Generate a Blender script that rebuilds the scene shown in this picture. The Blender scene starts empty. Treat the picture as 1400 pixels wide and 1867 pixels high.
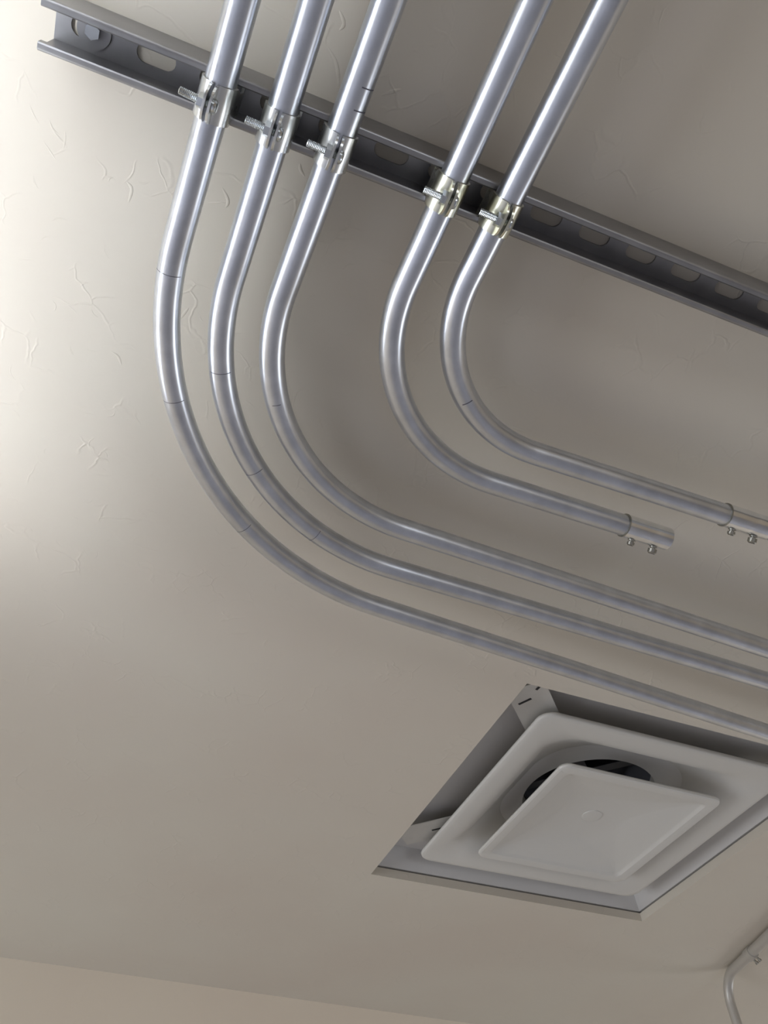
import bpy, bmesh, math, random
from math import pi, sin, cos, tan, radians
from mathutils import Vector, Matrix
S = bpy.context.scene
C = S.collection
random.seed(4)

# ------------------------------------------------------------------ camera, world, light
CZ = 1.85                       # camera height
H = CZ + 0.685                  # underside of the ceiling
yaw, pitch, roll = 0.4146217, 0.8868984, -0.0337288
f = Vector((sin(yaw)*cos(pitch), cos(yaw)*cos(pitch), sin(pitch)))
r = Vector((cos(yaw), -sin(yaw), 0)); u = r.cross(f)
r2 = r*cos(roll) + u*sin(roll); u2 = -r*sin(roll) + u*cos(roll)
cam = bpy.data.objects.new('camera', bpy.data.cameras.new('camera')); C.objects.link(cam)
M = Matrix((r2, u2, -f)).transposed().to_4x4(); M.translation = (0, 0, CZ)
cam.matrix_world = M
cam.data.sensor_fit = 'VERTICAL'; cam.data.sensor_height = 36
cam.data.lens = 36*1403.213/1867
cam.data.clip_start = 0.02
S.camera = cam

S.view_settings.view_transform = 'Standard'; S.view_settings.look = 'None'
S.view_settings.gamma = 1; S.view_settings.use_curve_mapping = False
S.view_settings.exposure = 0.0
W = bpy.data.worlds.new('world'); S.world = W; W.use_nodes = True
W.node_tree.nodes['Background'].inputs[0].default_value = (.55, .6, .7, 1)
W.node_tree.nodes['Background'].inputs[1].default_value = 0.02

TUBE_E = 13.8                   # strip light tube
def area(name, loc, target, sx, sy, power, col):
    l = bpy.data.lights.new(name, 'AREA'); l.shape = 'RECTANGLE'; l.size = sx; l.size_y = sy
    l.energy = power; l.color = col
    o = bpy.data.objects.new(name, l); C.objects.link(o); o.location = loc
    o.rotation_euler = (Vector(target)-Vector(loc)).to_track_quat('-Z', 'Y').to_euler()
    return o
# daylight from an unseen left window, placed for ambient; back and side fills added
area('window_daylight', (-2.52, 1.0, 1.35), (0.3, 1.6, 0.3), 1.5, 1.1, 42, (.84, .90, 1.0))
area('back_fill', (0.6, -2.42, 1.1), (1.2, 1.9, 1.3), 1.1, .7, 12, (.84, .90, 1.0))  # added fill that brightens the far wall
area('side_fill', (3.66, 1.3, 1.35), (1.0, 1.95, 1.3), .9, .9, 13, (.86, .91, 1.0))  # added fill for the dim ceiling at the far right

# ------------------------------------------------------------------ materials
def mat(name, col, rough=.6, metal=0, spec=.5, emis=None, es=0):
    m = bpy.data.materials.new(name); m.use_nodes = True
    b = m.node_tree.nodes['Principled BSDF']
    b.inputs['Base Color'].default_value = (*col, 1); b.inputs['Roughness'].default_value = rough
    b.inputs['Metallic'].default_value = metal; b.inputs['Specular IOR Level'].default_value = spec
    if emis:
        b.inputs['Emission Color'].default_value = (*emis, 1); b.inputs['Emission Strength'].default_value = es
    return m
def nd(m, t, **k):
    n = m.node_tree.nodes.new(t)
    for a, v in k.items():
        if a in n.inputs: n.inputs[a].default_value = v
        else: setattr(n, a, v)
    return n
def ln(m, a, b): m.node_tree.links.new(a, b)

def plaster(name, col, strength):
    m = mat(name, col, .62, 0, .3); nt = m.node_tree; b = nt.nodes['Principled BSDF']
    tc = nd(m, 'ShaderNodeTexCoord')
    # large soft tone drift
    n0 = nd(m, 'ShaderNodeTexNoise'); n0.inputs['Scale'].default_value = 2.2; n0.inputs['Detail'].default_value = 3
    ln(m, tc.outputs['Object'], n0.inputs['Vector'])
    cr = nd(m, 'ShaderNodeValToRGB')
    cr.color_ramp.elements[0].position = .3; cr.color_ramp.elements[1].position = .7
    cr.color_ramp.elements[0].color = (*[c*.955 for c in (col[0]*1.02, col[1], col[2]*.99)], 1)
    cr.color_ramp.elements[1].color = (*[c*1.03 for c in (col[0]*.985, col[1]*1.005, col[2])], 1)
    ln(m, n0.outputs['Fac'], cr.inputs['Fac']); ln(m, cr.outputs['Color'], b.inputs['Base Color'])
    # trowel ridges: broken, wandering lines
    wob = nd(m, 'ShaderNodeTexNoise'); wob.inputs['Scale'].default_value = 9; wob.inputs['Detail'].default_value = 4
    ln(m, tc.outputs['Object'], wob.inputs['Vector'])
    mx = nd(m, 'ShaderNodeVectorMath', operation='MULTIPLY_ADD')
    mx.inputs[1].default_value = (.10, .10, .10)
    ln(m, wob.outputs['Color'], mx.inputs[0]); ln(m, tc.outputs['Object'], mx.inputs[2])
    vo = nd(m, 'ShaderNodeTexVoronoi', feature='DISTANCE_TO_EDGE'); vo.inputs['Scale'].default_value = 26
    ln(m, mx.outputs[0], vo.inputs['Vector'])
    mr = nd(m, 'ShaderNodeMapRange'); mr.inputs['From Min'].default_value = 0; mr.inputs['From Max'].default_value = .045
    mr.inputs['To Min'].default_value = 1; mr.inputs['To Max'].default_value = 0; mr.interpolation_type = 'SMOOTHSTEP'
    ln(m, vo.outputs['Distance'], mr.inputs['Value'])
    msk = nd(m, 'ShaderNodeTexNoise'); msk.inputs['Scale'].default_value = 15; msk.inputs['Detail'].default_value = 2
    ln(m, tc.outputs['Object'], msk.inputs['Vector'])
    mm = nd(m, 'ShaderNodeMapRange'); mm.inputs['From Min'].default_value = .53; mm.inputs['From Max'].default_value = .62
    ln(m, msk.outputs['Fac'], mm.inputs['Value'])
    mul = nd(m, 'ShaderNodeMath', operation='MULTIPLY'); ln(m, mr.outputs[0], mul.inputs[0]); ln(m, mm.outputs[0], mul.inputs[1])
    fine = nd(m, 'ShaderNodeTexNoise'); fine.inputs['Scale'].default_value = 30; fine.inputs['Detail'].default_value = 6
    ln(m, tc.outputs['Object'], fine.inputs['Vector'])
    ad = nd(m, 'ShaderNodeMath', operation='MULTIPLY_ADD'); ad.inputs[1].default_value = .55
    ln(m, fine.outputs['Fac'], ad.inputs[0]); ln(m, mul.outputs[0], ad.inputs[2])
    bp = nd(m, 'ShaderNodeBump'); bp.inputs['Strength'].default_value = strength; bp.inputs['Distance'].default_value = .0011
    ln(m, ad.outputs[0], bp.inputs['Height']); ln(m, bp.outputs[0], b.inputs['Normal'])
    return m

def galv(name, col, rough, spread=.06, scale=60, stretch=(1, 1, 1)):
    m = mat(name, col, rough, 1); b = m.node_tree.nodes['Principled BSDF']
    tc = nd(m, 'ShaderNodeTexCoord'); mp = nd(m, 'ShaderNodeMapping'); mp.inputs['Scale'].default_value = stretch
    ln(m, tc.outputs['Object'], mp.inputs['Vector'])
    n = nd(m, 'ShaderNodeTexNoise'); n.inputs['Scale'].default_value = scale; n.inputs['Detail'].default_value = 5
    ln(m, mp.outputs[0], n.inputs['Vector'])
    cr = nd(m, 'ShaderNodeValToRGB')
    cr.color_ramp.elements[0].position = .3; cr.color_ramp.elements[1].position = .72
    cr.color_ramp.elements[0].color = (*[c*.88 for c in col], 1); cr.color_ramp.elements[1].color = (*[min(1, c*1.06) for c in col], 1)
    ln(m, n.outputs['Fac'], cr.inputs['Fac']); ln(m, cr.outputs['Color'], b.inputs['Base Color'])
    mr = nd(m, 'ShaderNodeMapRange'); mr.inputs['To Min'].default_value = rough-spread; mr.inputs['To Max'].default_value = rough+spread
    ln(m, n.outputs['Fac'], mr.inputs['Value']); ln(m, mr.outputs[0], b.inputs['Roughness'])
    bp = nd(m, 'ShaderNodeBump'); bp.inputs['Strength'].default_value = .12; bp.inputs['Distance'].default_value = .0003
    ln(m, n.outputs['Fac'], bp.inputs['Height']); ln(m, bp.outputs[0], b.inputs['Normal'])
    return m

M_CEIL = plaster('ceiling_paint', (.665, .605, .51), .28)
M_WALL = plaster('wall_paint', (.84, .745, .62), .10)
M_FLOOR = mat('floor_concrete', (.50, .51, .585), .6)
M_EMT = galv('galvanised_conduit', (.67, .70, .75), .29, .02, 45)
M_SLEEVE = galv('bright_sleeve', (.84, .86, .88), .2, .03, 45)
M_DROP = mat('dull_conduit', (.50, .475, .43), .42, .35)
M_STRUT = galv('galvanised_strut', (.34, .335, .335), .36, .05, 40)
M_STRUT.node_tree.nodes['Principled BSDF'].inputs['Metallic'].default_value = .85
M_CLAMP = galv('bright_zinc', (.70, .71, .69), .28, .05, 30)
M_CLAMPY = galv('yellow_zinc', (.74, .73, .60), .28, .05, 30)
M_BOLT = galv('zinc_bolt', (.60, .63, .64), .25, .05, 120)
M_SCREW = galv('dark_screw', (.36, .35, .31), .4, .05, 120)
M_DIFF = mat('diffuser_enamel', (.64, .62, .57), .45, 0, .4)
M_PAN = mat('pan_enamel', (.60, .58, .55), .5, 0, .4)
M_HANG = mat('hanger_steel', (.16, .16, .17), .5, .6)
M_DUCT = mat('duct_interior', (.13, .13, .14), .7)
M_PENCIL = mat('pencil', (.11, .11, .14), .7)
M_DARK = mat('slot_dark', (.03, .03, .03), .8)
M_WHITE = mat('white_enamel', (.75, .75, .74), .4)
M_TUBE = mat('lit_tube', (.9, .9, .9), .4, emis=(.90, .96, 1.07), es=TUBE_E)

# ------------------------------------------------------------------ helpers
def obj(name, bm, m, parent=None, smooth=True, angle=35):
    """bm in world coordinates; stored relative to its top-level parent's location."""
    me = bpy.data.meshes.new(name)
    bmesh.ops.recalc_face_normals(bm, faces=bm.faces)
    off = Vector((0, 0, 0)); p = parent
    while p: off += p.location; p = p.parent
    if off.length: bmesh.ops.translate(bm, verts=bm.verts, vec=-off)
    for fc in bm.faces: fc.smooth = smooth
    bm.to_mesh(me); bm.free(); me.materials.append(m)
    if smooth: me.set_sharp_from_angle(angle=radians(angle))
    o = bpy.data.objects.new(name, me); C.objects.link(o)
    if parent: o.parent = parent
    return o
def tag(o, label, cat, group=None):
    o['label'] = label; o['category'] = cat
    if group: o['group'] = group
    return o
def thing(name, label, cat, loc, group=None):
    o = bpy.data.objects.new(name, None); C.objects.link(o); o.location = loc; o.empty_display_size = .02
    return tag(o, label, cat, group)
def struct(name, bm, m, smooth=False):
    o = obj(name, bm, m, None, smooth); o['kind'] = 'structure'; return o
def box(bm, x0, x1, y0, y1, z0, z1, mtx=None):
    vs = [bm.verts.new(((x0, x1)[i & 1], (y0, y1)[i >> 1 & 1], (z0, z1)[i >> 2])) for i in range(8)]
    for q in ((0, 2, 3, 1), (4, 5, 7, 6), (0, 1, 5, 4), (2, 6, 7, 3), (0, 4, 6, 2), (1, 3, 7, 5)):
        bm.faces.new([vs[i] for i in q])
    if mtx is not None: bmesh.ops.transform(bm, matrix=mtx, verts=vs)
    return vs
def loft(bm, rings, close=True, cap0=False, cap1=False):
    R = [[bm.verts.new(p) for p in ring] for ring in rings]
    n = len(R[0])
    for a, b in zip(R[:-1], R[1:]):
        for i in range(n if close else n-1):
            j = (i+1) % n; bm.faces.new((a[i], a[j], b[j], b[i]))
    if cap0: bm.faces.new(R[0][::-1])
    if cap1: bm.faces.new(R[-1])
    return R
def tube_rings(pts, rad, n=40, up=Vector((0, 0, 1))):
    rings = []
    pts = [Vector(p) for p in pts]
    for i, p in enumerate(pts):
        t = (pts[min(i+1, len(pts)-1)] - pts[max(i-1, 0)]).normalized()
        a = t.cross(up)
        if a.length < .2: a = t.cross(Vector((1, 0, 0)))
        a.normalize(); b = a.cross(t)
        rr = rad[i] if isinstance(rad, (list, tuple)) else rad
        rings.append([p + a*cos(2*pi*k/n)*rr + b*sin(2*pi*k/n)*rr for k in range(n)])
    return rings
def pipe_shell(bm, pts, ro, ri, n=40):
    """open-ended pipe: outer wall, end lips and a short inner wall at each end"""
    o = tube_rings(pts, ro, n); i = tube_rings(pts, ri, n)
    loft(bm, [i[1], i[0]] + o + [i[-1], i[-2]])
def cyl(bm, p0, p1, rad, n=24, cap=True):
    loft(bm, tube_rings([p0, p1], rad, n), cap0=cap, cap1=cap)
def hexa(bm, p0, p1, rad): cyl(bm, p0, p1, rad, 6)
def rsq(cx, cy, a, c, z, n=24):
    """rounded square loop, half size a, corner radius c"""
    out = []
    for q, (sx, sy) in enumerate(((1, 1), (-1, 1), (-1, -1), (1, -1))):
        for k in range(n):
            t = pi/2*q + pi/2*k/(n-1)
            out.append(Vector((cx + sx*(a-c) + c*cos(t), cy + sy*(a-c) + c*sin(t), z)))
    return out

# ------------------------------------------------------------------ room shell
DX0, DX1, DY0, DY1 = .5315, 1.132, .727, 1.3245       # opening of the air diffuser
XL, XR, YB = -2.6, 3.7, -2.5
def wally(x): return 1.933 + .036*x
bm = bmesh.new()
T = .016
xs = [XL-.1, DX0, DX1, XR+.1]; ys = [YB-.1, DY0, DY1, 2.2]
for i in range(3):
    for j in range(3):
        if i == 1 and j == 1: continue
        for z in (H, H+T):
            v = [bm.verts.new(p) for p in ((xs[i], ys[j], z), (xs[i+1], ys[j], z), (xs[i+1], ys[j+1], z), (xs[i], ys[j+1], z))]
            bm.faces.new(v)
loft(bm, [[(DX0, DY0, z), (DX1, DY0, z), (DX1, DY1, z), (DX0, DY1, z)] for z in (H, H+T)])
bmesh.ops.remove_doubles(bm, verts=bm.verts, dist=1e-5)
# hand-trowel ridges standing a little proud of the plaster
RIDGES = [[(1.34, 1.3904), (1.3582, 1.3932), (1.3761, 1.3992)], [(0.3016, 0.3542), (0.3147, 0.3552), (0.326, 0.3542)], [(0.0097, 0.074), (0.0163, 0.0811), (0.0144, 0.0869)],
          [(0.0092, 0.0995), (0.0184, 0.1064), (0.0246, 0.1161), (0.0281, 0.1255)], [(0.0599, 0.1159), (0.0678, 0.1098), (0.0744, 0.1054)], [(-0.039, 0.2307), (-0.0308, 0.2401), (-0.0317, 0.2474)],
          [(0.0168, 0.1879), (0.019, 0.1931), (0.0242, 0.1971)], [(0.0854, 0.4184), (0.0827, 0.4082), (0.0828, 0.3978), (0.0886, 0.3887)],
          [(-0.0457, 0.3653), (-0.0426, 0.3563), (-0.0393, 0.3479)], [(0.0058, 0.5118), (-0.0014, 0.4918), (-0.0114, 0.4665)], [(-0.1003, 0.4209), (-0.0919, 0.4239), (-0.0865, 0.4334)],
          [(-0.1146, 0.2563), (-0.1091, 0.2613), (-0.1098, 0.2748)]]
for q in range(60):
    x, y = random.uniform(-.2, .12), random.uniform(.2, .75); a_ = random.uniform(0, 2*pi); l_ = random.uniform(.003, .011)
    b_ = a_ + random.uniform(-.9, .9)
    RIDGES.append([(x, y), (x+cos(a_)*l_, y+sin(a_)*l_), (x+cos(a_)*l_+cos(b_)*l_, y+sin(a_)*l_+sin(b_)*l_)])
for q, pl_ in enumerate(RIDGES):
    rings = []; w = .0008 if q else .003; w = w*(.55 if q > 11 else 1); nseg = (len(pl_)-1)*6
    for i in range(nseg+1):
        t_ = i/nseg*(len(pl_)-1); j = min(int(t_), len(pl_)-2); fr = t_-j
        A = [Vector((*pl_[max(0, min(len(pl_)-1, j+o_))], 0)) for o_ in (-1, 0, 1, 2)]
        p = .5*((2*A[1]) + (A[2]-A[0])*fr + (2*A[0]-5*A[1]+4*A[2]-A[3])*fr*fr + (-A[0]+3*A[1]-3*A[2]+A[3])*fr**3)
        tn = (A[2]-A[1]).normalized(); sd = Vector((-tn.y, tn.x, 0)); ww = w*sin(pi*(i+.6)/(nseg+1.2))
        rings.append([Vector((p.x, p.y, H+.0001)) + sd*ww*2*cos(g) - Vector((0, 0, 1))*ww*.55*sin(g) for g in [pi*k/6 for k in range(7)]])
    loft(bm, rings, close=False)
me_c = struct('ceiling', bm, M_CEIL, True)
bm = bmesh.new(); box(bm, XL-.1, XR+.1, YB-.1, 2.2, -.1, 0); struct('floor', bm, M_FLOOR)
bm = bmesh.new()
v = [bm.verts.new(p) for z in (0, H) for p in ((XL, wally(XL), z), (XR, wally(XR), z), (XR, wally(XR)+.12, z), (XL, wally(XL)+.12, z))]
for q in ((0, 1, 5, 4), (1, 2, 6, 5), (2, 3, 7, 6), (3, 0, 4, 7), (0, 3, 2, 1), (4, 5, 6, 7)): bm.faces.new([v[i] for i in q])
struct('wall_far', bm, M_WALL)
# left wall with a window opening, back and right walls with openings added for the fills
def wall_open(name, ax, c0, c1, a0, a1, o0, o1, z0, z1):
    bm = bmesh.new()
    for (p, q, s, t) in ((a0, o0, 0, H), (o1, a1, 0, H), (o0, o1, 0, z0), (o0, o1, z1, H)):
        if ax == 'x': box(bm, c0, c1, p, q, s, t)
        else: box(bm, p, q, c0, c1, s, t)
    struct(name, bm, M_WALL)
wall_open('wall_right', 'x', XR, XR+.1, YB, 2.06, .85, 1.75, .9, 1.8)
wall_open('wall_left', 'x', XL-.1, XL, YB, 1.835, .25, 1.7, .75, 1.9)
wall_open('wall_back', 'y', YB-.1, YB, XL, XR, 0, 1.2, .7, 1.5)
# unseen dark box added above the diffuser to keep light out of the gap
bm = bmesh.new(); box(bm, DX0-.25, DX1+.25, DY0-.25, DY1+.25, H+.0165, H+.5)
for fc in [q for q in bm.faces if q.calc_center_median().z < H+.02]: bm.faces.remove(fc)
o = struct('light_block_1', bm, M_DUCT)

# ------------------------------------------------------------------ strut channel
SA = -0.0222                                      # slope of the strut axis
ux = Vector((1, SA, 0)).normalized(); uy = Vector((-ux.y, ux.x, 0))
def SP(s, t, z): return Vector((0, .1532, z)) + ux*s + uy*t   # s along, t across
HW, DP, TH, LIP, CURL = .0176, .041, .0024, .0062, .0075
zb = H - DP
bm = bmesh.new()
s0, s1 = -.184, 1.30
sec = [(-HW, H-.0003), (-HW, zb+.0028)] + [(-HW+.0028*(1-cos(a)), zb+.0028*(1-sin(a))) for a in [pi/2*i/6 for i in range(1, 7)]] + [ (-HW+LIP-.001, zb), (-HW+LIP, zb+.001), (-HW+LIP, zb+CURL),
       (-HW+LIP-.0018, zb+CURL), (-HW+LIP-.0018, zb+.0026), (-HW+TH, zb+.0026), (-HW+TH, H-TH)]
for sgn in (1, -1):
    prof = [(a*sgn, z) for a, z in sec]
    # the top rim joins the back plate
    loft(bm, [[SP(s, a, z) for a, z in prof] for s in (s0, s1)], close=True, cap0=True, cap1=True)
# back plate with punched slots
pitch_s = .0485
k0 = -8
cs = [.2300 + pitch_s*k for k in range(k0, 22)]
na = 32
def stad(c, sx, sy, n):   # stadium outline point towards angle
    out = []
    for k in range(n):
        a = 2*pi*k/n
        dx, dy = cos(a), sin(a)
        L = sx - sy
        # ray/stadium intersection
        t = 9
        if abs(dy) > 1e-6:
            tt = sy/abs(dy)
            if abs(tt*dx) <= L: t = tt
        if t == 9:
            bq = -2*abs(dx)*L; cq = L*L - sy*sy
            t = (-bq + math.sqrt(max(0, bq*bq-4*cq)))/2
        out.append((c+dx*t, dy*t))
    return out
def rect(c, hx, hy, n):
    out = []
    for k in range(n):
        a = 2*pi*k/n; dx, dy = cos(a), sin(a)
        t = min(hx/abs(dx) if abs(dx) > 1e-9 else 9, hy/abs(dy) if abs(dy) > 1e-9 else 9)
        out.append((c+dx*t, dy*t))
    # push the nearest points to the true corners
    for cx, cy in ((hx, hy), (-hx, hy), (-hx, -hy), (hx, -hy)):
        i = min(range(n), key=lambda q: (out[q][0]-c-cx)**2+(out[q][1]-cy)**2); out[i] = (c+cx, cy)
    return out
for c in cs:
    inn = stad(c, .0150, .0072, na); out = rect(c, pitch_s/2, HW-.0001, na)
    loft(bm, [[SP(a, b, z) for a, b in q] for q, z in ((out, H-TH), (inn, H-TH), (inn, H-.0003), (out, H-.0003))])
e0, e1 = cs[0]-pitch_s/2, cs[-1]+pitch_s/2
tmp = bmesh.new()
for a, b in ((s0, e0), (e1, s1)):
    if b > a:
        q = [SP(s, t, z) for z in (H-TH, H-.0003) for s, t in ((a, -HW), (b, -HW), (b, HW), (a, HW))]
        v = [bm.verts.new(p) for p in q]
        for fi in ((0, 3, 2, 1), (4, 5, 6, 7), (0, 1, 5, 4), (1, 2, 6, 5), (2, 3, 7, 6), (3, 0, 4, 7)): bm.faces.new([v[i] for i in fi])
tmp.free()
strut = thing('strut_channel', 'galvanised slotted metal strut channel fixed flat across the ceiling', 'strut channel', SP(s0, 0, H))
obj('channel', bm, M_STRUT, strut, angle=40)
# fastening screw with its round washer near the left end
def fastener(s):
    p = SP(s, -.001, H-TH-.0004)
    bm = bmesh.new(); cyl(bm, p, p - Vector((0, 0, .0014)), .0125, 40); w = obj('washer', bm, M_STRUT, strut)
    bm = bmesh.new(); hexa(bm, p - Vector((0, 0, .0014)), p - Vector((0, 0, .0068)), .0058)
    obj('screw_head', bm, M_BOLT, w, angle=25)
fastener(cs[0]+.002)
s_in = next(c for c in cs if c > .60); fastener(s_in)

# ------------------------------------------------------------------ conduits
RO, RI = .0117, .0105
ZP = zb - RO - .0003
FIT = {1: (-.0516, -.0258, .5909, .064, .3359), 2: (-.0066, -.0108, .5402, .0171, .2619), 3: (.0397, -.0166, .4786, .0316, .2059),
       4: (.1323, -.0108, .3974, -.0066, .1648), 5: (.1801, -.0135, .3523, -.0184, .1389)}
def run(q, back=1.3, end=None):
    a, b, c, d, R_ = q
    U = Vector((b, 1, 0)).normalized(); V = Vector((1, d, 0)).normalized()
    y = (c+d*a)/(1-d*b); X = Vector((a+b*y, y, ZP))
    ang = U.angle(V); t = R_*tan(ang/2)
    s = X - U*t; n = Vector((U.y, -U.x, 0)); cen = s + n*R_
    a0 = math.atan2(s.y-cen.y, s.x-cen.x)
    pts = [s - U*k for k in (back, back-.003, .9, .6, .3, .15, .05, .01)]
    N = 64
    pts += [cen + Vector((cos(a0-ang*k/N), sin(a0-ang*k/N), 0))*R_ for k in range(N+1)]
    e = pts[-1]; L = (end - e.x)/V.x
    pts += [e + V*k for k in (.01, L*.25, L*.5, L*.75, L-.003, L)]
    return pts, U, V, dict(s=s, cen=cen, a0=a0, ang=ang, R=R_)
END = {1: 2.4, 2: 2.4, 3: 2.4, 4: .4675, 5: .5610}
LAB = {1: 'outermost conduit with the widest bend, leftmost of the five at the top',
       2: 'second conduit from the left on the strut, bending between two longer ones',
       3: 'middle conduit of the five, innermost of the three that run on past the frame',
       4: 'fourth conduit from the left, its short end stopping in an open coupling',
       5: 'rightmost conduit on the strut, with the tightest bend'}
RUN = {}
for k in range(1, 6):
    pts, U, V, info = run(FIT[k], end=END[k])
    RUN[k] = (pts, U, V, info)
    bm = bmesh.new(); pipe_shell(bm, pts, RO, RI, 48)
    t = thing('electrical_conduit', LAB[k], 'conduit', (FIT[k][0], .15, ZP), 'bent steel conduits hung under the strut')
    obj('pipe', bm, M_EMT, t, angle=60)
    # pencilled bend marks
    def mark(ctr, tan_, rot0, rot1, w=.0007):
        bm = bmesh.new(); tt = tan_.normalized(); a_ = Vector((-tt.y, tt.x, 0)); dn = Vector((0, 0, -1))
        rows = []
        for sgn in (-.5, .5):
            rows.append([ctr + tt*w*sgn + (dn*cos(g) + a_*sin(g))*(RO+.00012) for g in [rot0+(rot1-rot0)*i/14 for i in range(15)]])
        loft(bm, rows, close=False)
        obj('pencil_mark', bm, M_PENCIL, t)
    def on_bend(fr):
        a = info['a0'] - info['ang']*fr
        return info['cen'] + Vector((cos(a), sin(a), 0))*info['R'], Vector((sin(a), -cos(a), 0))
    if k == 1:
        for fr in (.06, .30, .62): mark(*on_bend(fr), -.9, 1.3, .0006)
    if k == 2:
        for fr in (.22, .5, .75): mark(*on_bend(fr), -.9, .9, .0006)
    if k == 3:
        for y in (.105, .121): mark(Vector((FIT[3][0]+FIT[3][1]*y, y, ZP)), U, -1.3, -.2, .0009)
        mark(*on_bend(.34), -.4, .3, .0006)
    if k == 5: mark(*on_bend(.55), -.5, .4, .0011)

# ------------------------------------------------------------------ strut clamps
def make_clamp(cm):
    t = thing('pipe_clamp', '', 'pipe clamp', (0, 0, 0), 'strut clamps holding the conduits')
    th = .0017; ri = RO + .0002
    def sect(s):
        # inner and outer outline in (x, z), from inside the slot, round the pipe, to the ear
        cl = []
        cl.append((ri+.0006, RO+.0090)); cl.append((ri+.0006, RO+.001)); cl.append((ri+.0006, .006))
        n = 14
        for i in range(n+1):
            a = radians(12) - radians(12+79)*i/n
            cl.append(((ri+th/2)*cos(a), (ri+th/2)*sin(a)))
        cl = [(x, z) for x, z in cl if x > .0022]
        cl.append((.0022, -ri-.0018)); cl.append((.0022, -ri-.004))
        return cl
    for s in (-1, 1):
        bm = bmesh.new()
        cl = sect(s)
        # widths along y for each station (narrow neck in the slot, shoulders, body)
        rings = []
        for i, (x, z) in enumerate(cl):
            w = .0085 if z > RO+.0005 else (.0120 if z > .0055 else .0135)
            p = Vector((x, 0, z)); q0 = Vector((cl[max(i-1, 0)][0], 0, cl[max(i-1, 0)][1])); q1 = Vector((cl[min(i+1, len(cl)-1)][0], 0, cl[min(i+1, len(cl)-1)][1]))
            tn = (q1-q0).normalized(); nn = Vector((-tn.z, 0, tn.x))*th/2
            ring = [p+nn+Vector((0, -w, 0)), p+nn+Vector((0, w, 0)), p-nn+Vector((0, w, 0)), p-nn+Vector((0, -w, 0))]
            rings.append([Vector((v.x*s, v.y, v.z)) for v in ring])
        loft(bm, rings, cap0=True, cap1=True)
        # hooks inside the channel
        x0, x1 = sorted((s*(ri+.0006-th/2), s*(ri+.0006+th/2)))
        box(bm, x0, x1, -.0135, .0135, RO+.0088, RO+.0112)
        # ear plate with rounded lower edge
        prof = []
        for i in range(21):
            a = pi*i/20
            prof.append((-.0135*abs(cos(a))**.75*(1 if cos(a) > 0 else -1), -ri-.0005 - .0125*sin(a)**.85))
        xa, xb = s*.0013, s*.0031
        loft(bm, [[Vector((x, y, z)) for y, z in prof] for x in (xa, xb)], cap0=True, cap1=True)
        obj('clamp_half', bm, cm, t, angle=30)
    zc = -ri - .0062
    bm = bmesh.new()
    # threaded shank
    pts = []; rad = []
    x = .004
    while x > -.0215:
        pts += [Vector((x, 0, zc))]; rad += [.0030]; x -= .0006
        pts += [Vector((x, 0, zc))]; rad += [.0025]; x -= .0006
    loft(bm, tube_rings(pts, rad, 20), cap0=True, cap1=True)
    # slotted round head
    hp = [(.0032, .0052), (.0048, .0053), (.0060, .0044), (.0066, .0030)]
    loft(bm, tube_rings([Vector((x, 0, zc)) for x, _ in hp], [q for _, q in hp], 24), cap0=True, cap1=True)
    b = obj('bolt', bm, M_BOLT, t, angle=25)
    bm = bmesh.new(); hexa(bm, Vector((-.0032, 0, zc)), Vector((-.0074, 0, zc)), .0056)
    obj('nut', bm, M_BOLT, b, angle=25)
    return t
def dup(root):
    r_ = root.copy(); C.objects.link(r_)
    for ch in list(root.children):
        c = ch.copy(); C.objects.link(c); c.parent = r_
        for g in ch.children:
            d = g.copy(); C.objects.link(d); d.parent = c
    return r_
CL = {1: 'zinc pipe clamp on the leftmost conduit, nearest the left end of the strut',
      2: 'zinc pipe clamp with the longest bolt end showing, second from the left on the strut',
      3: 'middle zinc pipe clamp on the strut, just below two short pencil marks',
      4: 'yellowish zinc pipe clamp, fourth from the left, right of the wide gap on the strut',
      5: 'yellowish zinc pipe clamp on the rightmost conduit of the strut'}
proto = make_clamp(M_CLAMP); proto_y = make_clamp(M_CLAMPY)
rotx = {1: -8, 2: -3, 3: 0, 4: 0, 5: 0}
offs = {1: .001, 2: .002, 3: .001, 4: .001, 5: .001}
for k in range(1, 6):
    o = proto if k == 1 else proto_y if k == 4 else dup(proto_y if k == 5 else proto)
    a, b = FIT[k][0], FIT[k][1]
    y = .1532 + SA*a + offs[k]
    o.location = (a+b*y, y, ZP)
    o.rotation_euler = (0, radians(-rotx[k]), -b if False else math.atan(-b))
    o['label'] = CL[k]

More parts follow.
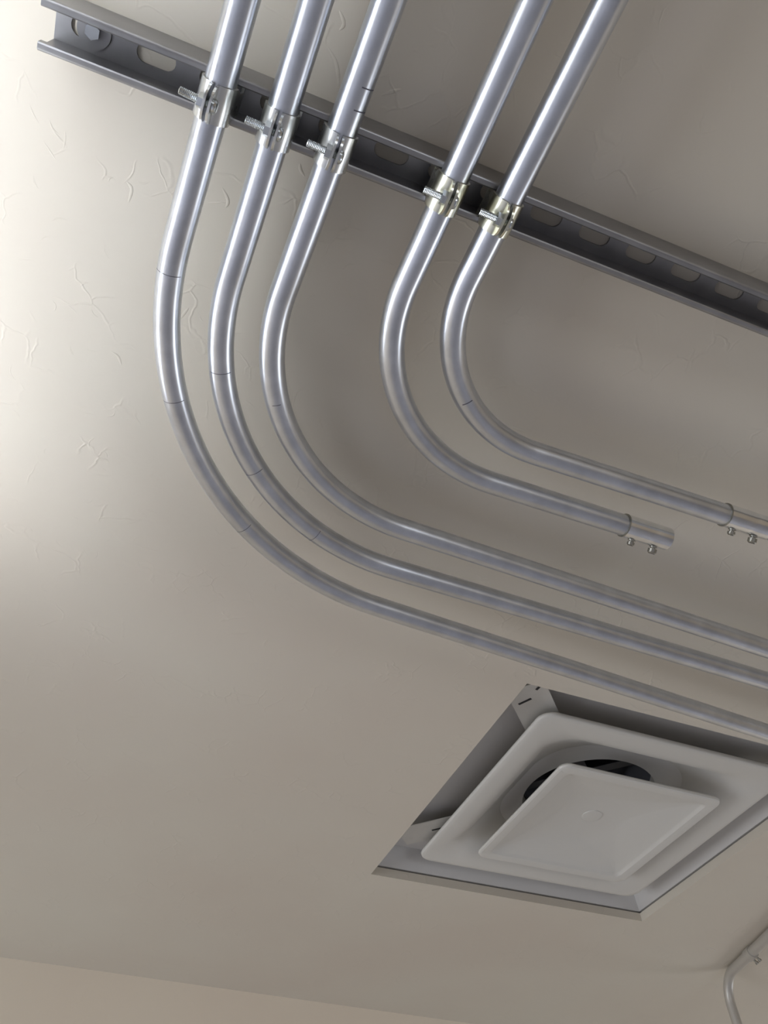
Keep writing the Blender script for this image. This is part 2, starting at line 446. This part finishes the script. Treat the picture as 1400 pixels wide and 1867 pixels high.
# ------------------------------------------------------------------ set screw couplings on the two short conduits
def coupling(k, label, name='conduit_coupling', L=.045):
    pts, U, V, info = RUN[k]
    e = pts[-1]
    t = thing(name, label, 'conduit coupling', e, 'set screw couplings on the short conduit ends')
    bm = bmesh.new()
    # a dark ring stands in for the gap where the sleeve meets the pipe
    side = Vector((-V.y, V.x, 0))
    ro = RO + .0010
    st = [(-.010, RO+.0002), (-.0098, ro), (.0005, ro), (L*.45, ro), (L*.50, ro-.0002), (L*.55, ro), (L, ro)]
    o_ = tube_rings([e + V*x for x, _ in st], [q for _, q in st], 48)
    i_ = tube_rings([e + V*L, e + V*(L-.0245), e + V*(L-.025)], [RO+.0001, RO+.0001, RO-.0015], 48)
    loft(bm, o_ + i_)
    b = obj('sleeve', bm, M_SLEEVE, t, angle=30)
    bm = bmesh.new(); loft(bm, tube_rings([e + V*-.0113, e + V*-.0113, e + V*-.0100, e + V*-.0100], [RO+.0001, ro+.0004, ro+.0004, RO+.0001], 48))
    obj('sleeve_rim', bm, M_SCREW, t, angle=30)
    for x, sc in ((.0035, .9), (.0315, 1.1)):
        d = (Vector((0, 0, -1))*.62 + side*.80).normalized()
        base = e + V*x + d*(ro-.0008)
        bm = bmesh.new()
        prof = [(0, .0042), (.0014, .0042), (.0015, .0026), (.0030, .0026), (.0031, .0044*sc), (.0064*sc, .0044*sc), (.0076*sc, .0034*sc)]
        loft(bm, tube_rings([base + d*h for h, _ in prof], [q for _, q in prof], 20), cap0=True, cap1=True)
        s_ = obj('set_screw', bm, M_SCREW, t, angle=30)
        bm = bmesh.new(); tip = base + d*(.0076*sc)
        m4 = d.to_track_quat('Z', 'Y').to_matrix().to_4x4(); m4.translation = tip
        box(bm, -.0034*sc, .0034*sc, -.0007, .0007, -.0006, .0003, m4)
        obj('screw_slot', bm, M_DARK, s_, smooth=False)
coupling(4, 'open-ended set screw coupling with two dark screws on the short conduit, mid ceiling')
coupling(5, 'set screw coupling at the right edge, on the conduit with the tightest bend')
# the tight-bend conduit goes on from its coupling out of the frame
pts, U, V, info = RUN[5]
bm = bmesh.new(); e = pts[-1]
p2 = [e + V*k for k in (.026, .03, .4, .8, 1.2, 1.6, 1.603)]
pipe_shell(bm, p2, RO, RI, 48)
tag(obj('electrical_conduit', bm, M_EMT, None, angle=60), 'straight steel conduit leaving the far side of the coupling at the right edge', 'conduit')

# ------------------------------------------------------------------ ceiling air diffuser
cx, cy = (DX0+DX1)/2, (DY0+DY1)/2
dif = thing('air_diffuser', 'white square plaque air diffuser recessed in the ceiling, near the far wall', 'air diffuser', (cx, cy, H))
hx, hy = (DX1-DX0)/2, (DY1-DY0)/2
def rr(ix, z): return [Vector((cx-hx+ix, cy-hy+ix, z)), Vector((cx+hx-ix, cy-hy+ix, z)), Vector((cx+hx-ix, cy+hy-ix, z)), Vector((cx-hx+ix, cy+hy-ix, z))]
bm = bmesh.new()
loft(bm, [rr(-.02, H+.0195), rr(.0005, H+.0195), rr(.002, H+.021), rr(.024, H+.052)])
# flat top of the pan round the neck hole
NR = .118; NZ = H+.072
n = 24*4
outer = rsq(cx, cy, hx-.024, .0005, H+.052)
circ = rsq(cx, cy, NR, NR-.0001, H+.052)
loft(bm, [outer, circ])
obj('pan', bm, M_PAN, dif, angle=20)
# cone plate: rolled rim, flat band, cove up to the round neck
bm = bmesh.new()
pcx, pcy = cx+.0005, cy-.003
loops = [(.2305, .022, H+.0190), (.2345, .025, H+.0165), (.2362, .026, H+.0135), (.2355, .026, H+.0105), (.2335, .025, H+.0090), (.226, .025, H+.0090), (.206, .030, H+.0110),
         (.195, .034, H+.0140), (.183, .040, H+.0185), (.172, .055, H+.029), (.158, .078, H+.041), (.142, .100, H+.053), (.128, .115, H+.063), (.1185, .1180, H+.069), (.116, .1158, H+.074), (.1155, .1153, H+.080)]
loft(bm, [rsq(pcx, pcy, a, c, z) for a, c, z in loops])
obj('cone_plate', bm, M_DIFF, dif, angle=60)
bm = bmesh.new()
loft(bm, [[Vector((pcx+.116*cos(2*pi*i/64), pcy+.116*sin(2*pi*i/64), z)) for i in range(64)] for z in (H+.079, H+.26)], cap1=True)
obj('neck', bm, M_DUCT, dif)
# hanger strap across the neck that carries the plaque
bm = bmesh.new()
for ang in (pi/4, 3*pi/4):
    m4 = Matrix.Translation((pcx, pcy, 0)) @ Matrix.Rotation(ang, 4, 'Z')
    box(bm, -.1150, .1150, -.010, .010, H+.098, H+.0992, m4)
for ang in (pi/4, 3*pi/4, 5*pi/4, 7*pi/4):
    m4 = Matrix.Translation((pcx, pcy, 0)) @ Matrix.Rotation(ang, 4, 'Z')
    box(bm, .112, .1135, -.014, .014, H+.076, H+.11, m4)
cyl(bm, Vector((pcx, pcy, H+.0235)), Vector((pcx, pcy, H+.098)), .004)
obj('hanger', bm, M_HANG, dif, smooth=False)
# centre plaque, dished upwards in four facets to a round flat
bm = bmesh.new()
qx, qy = cx+.003, cy+.007
pl = [(.148, .012, H+.003), (.1535, .016, H+.0015), (.1555, .018, H-.002), (.1545, .018, H-.0050), (.152, .017, H-.0062), (.140, .013, H-.0062), (.136, .011, H-.0050), (.1325, .009, H-.0015), (.1300, .007, H+.0000)]
L = [rsq(qx, qy, a, c, z) for a, c, z in pl]
L += [rsq(qx, qy, .1300 + (.062-.1300)*t, .007 + (.0619-.007)*t**2.2, H + .0205*t) for t in (.25, .5, .75, .92)]
L += [rsq(qx, qy, .060, .0599, H+.0208), rsq(qx, qy, .018, .0179, H+.0210), rsq(qx, qy, .0172, .0171, H+.0195), rsq(qx, qy, .014, .0139, H+.0190)]
loft(bm, L, cap1=True)
# upper skin so the plaque has thickness
loft(bm, [rsq(qx, qy, .148, .012, H+.003), rsq(qx, qy, .130, .009, H+.004), rsq(qx, qy, .060, .0599, H+.0225)], cap1=True)
obj('plaque', bm, M_DIFF, dif, angle=22)
# spring clips at the corners of the pan, each with a dark slot
def clip(x, y, ang, slots, w=.026, l=.05):
    bm = bmesh.new(); m4 = Matrix.Translation((x, y, H+.029)) @ Matrix.Rotation(ang, 4, 'Z')
    box(bm, -l, l, -w, w, -.0012, .0, m4)
    bmesh.ops.bevel(bm, geom=[e for e in bm.edges], offset=.0003, segments=1)
    c_ = obj('spring_clip', bm, M_DIFF, dif, smooth=False)
    for sx, sy, sl, sa in slots:
        bm = bmesh.new(); m5 = m4 @ Matrix.Translation((sx, sy, -.0013)) @ Matrix.Rotation(sa, 4, 'Z')
        box(bm, -sl, sl, -.0018, .0018, -.0005, .0005, m5)
        obj('slot', bm, M_DARK, c_, smooth=False)
clip(.592, .802, radians(45), [(-.044, -.018, .006, .9), (-.020, .010, .011, 1.3), (-.040, .022, .003, 0)], .030, .055)
clip(.592, 1.190, radians(-45), [(.015, .0, .010, 0)], .030, .055)
clip(1.06, .800, radians(135), [(.02, .0, .012, 0)], .022, .055)

# ------------------------------------------------------------------ small conduit dropping in front of the far wall
zc = H - .012
P0 = Vector((1.30, .86, zc)); P1 = Vector((1.468, 1.50, zc))
d = (P1-P0).normalized()
pts = [P0 - d*.04*sin(a) + Vector((0, 0, .04*(1-cos(a)))) for a in [pi/2*(8-i)/8 for i in range(9)]] + [P0.lerp(P1, .5)]
Rb = .055; s = P1 - d*Rb
pts += [s - d*.004]
for i in range(17):
    a = pi/2*i/16
    pts.append(s + d*Rb*sin(a) - Vector((0, 0, 1))*Rb*(1-cos(a)))
e = pts[-1]; pts += [e - Vector((0, 0, .01)), e - Vector((0, 0, .5)), Vector((e.x, e.y, .9)), Vector((e.x, e.y, .896))]
def tube_follow(bm, pts, rad, side, n=32):
    rings = []
    for i, p in enumerate(pts):
        t = (pts[min(i+1, len(pts)-1)] - pts[max(i-1, 0)]).normalized(); b = side.cross(t).normalized()
        rings.append([p + side*cos(2*pi*k/n)*rad + b*sin(2*pi*k/n)*rad for k in range(n)])
    loft(bm, rings, cap0=True, cap1=True)
bm = bmesh.new(); side = d.cross(Vector((0, 0, 1))).normalized()
tube_follow(bm, pts, .0105, side)
dt = thing('electrical_conduit', 'thin steel conduit turning down from the ceiling in the lower right corner', 'conduit', P1)
obj('pipe', bm, M_DROP, dt)
q = P0 + d*((P1-P0).length - .135)
bm = bmesh.new()
loft(bm, tube_rings([q - d*.024, q - d*.024, q, q], [.0105, .0128, .0128, .0105], 32))
sl = obj('sleeve', bm, M_DROP, dt, angle=30)
for x in (-.019, -.005):
    bm = bmesh.new(); dd = (Vector((0, 0, -1)) + side*.75).normalized(); b0 = q + d*x + dd*.012
    prof = [(0, .0022), (.006, .0022), (.006, .0038), (.010, .0036)]
    loft(bm, tube_rings([b0 + dd*h for h, _ in prof], [w for _, w in prof], 16), cap0=True, cap1=True)
    obj('set_screw', bm, M_SCREW, dt, angle=30)

# ------------------------------------------------------------------ strip light hung at the left, out of the frame
lx, ly0, ly1, lz = -.31, -.95, .72, H-.155
t = thing('strip_light', 'slim hanging strip light left of the strut end, its lit tube facing the ceiling', 'ceiling light', (lx, .1, lz))
bm = bmesh.new(); box(bm, lx-.035, lx+.035, ly0-.02, ly1+.02, lz-.055, lz-.02)
bmesh.ops.bevel(bm, geom=bm.edges[:], offset=.004, segments=2); obj('housing', bm, M_WHITE, t)
bm = bmesh.new(); cyl(bm, Vector((lx, ly0, lz)), Vector((lx, ly1, lz)), .013, 24); obj('tube', bm, M_TUBE, t)
for y in (ly0-.008, ly1+.008):
    bm = bmesh.new(); box(bm, lx-.014, lx+.014, y-.008, y+.008, lz-.022, lz+.014); obj('lamp_holder', bm, M_WHITE, t, smooth=False)
for y in (ly0+.15, ly1-.15):
    bm = bmesh.new(); cyl(bm, Vector((lx-.030, y, lz-.022)), Vector((lx-.030, y, H-.001)), .0014, 10); obj('suspension_wire', bm, M_BOLT, t)
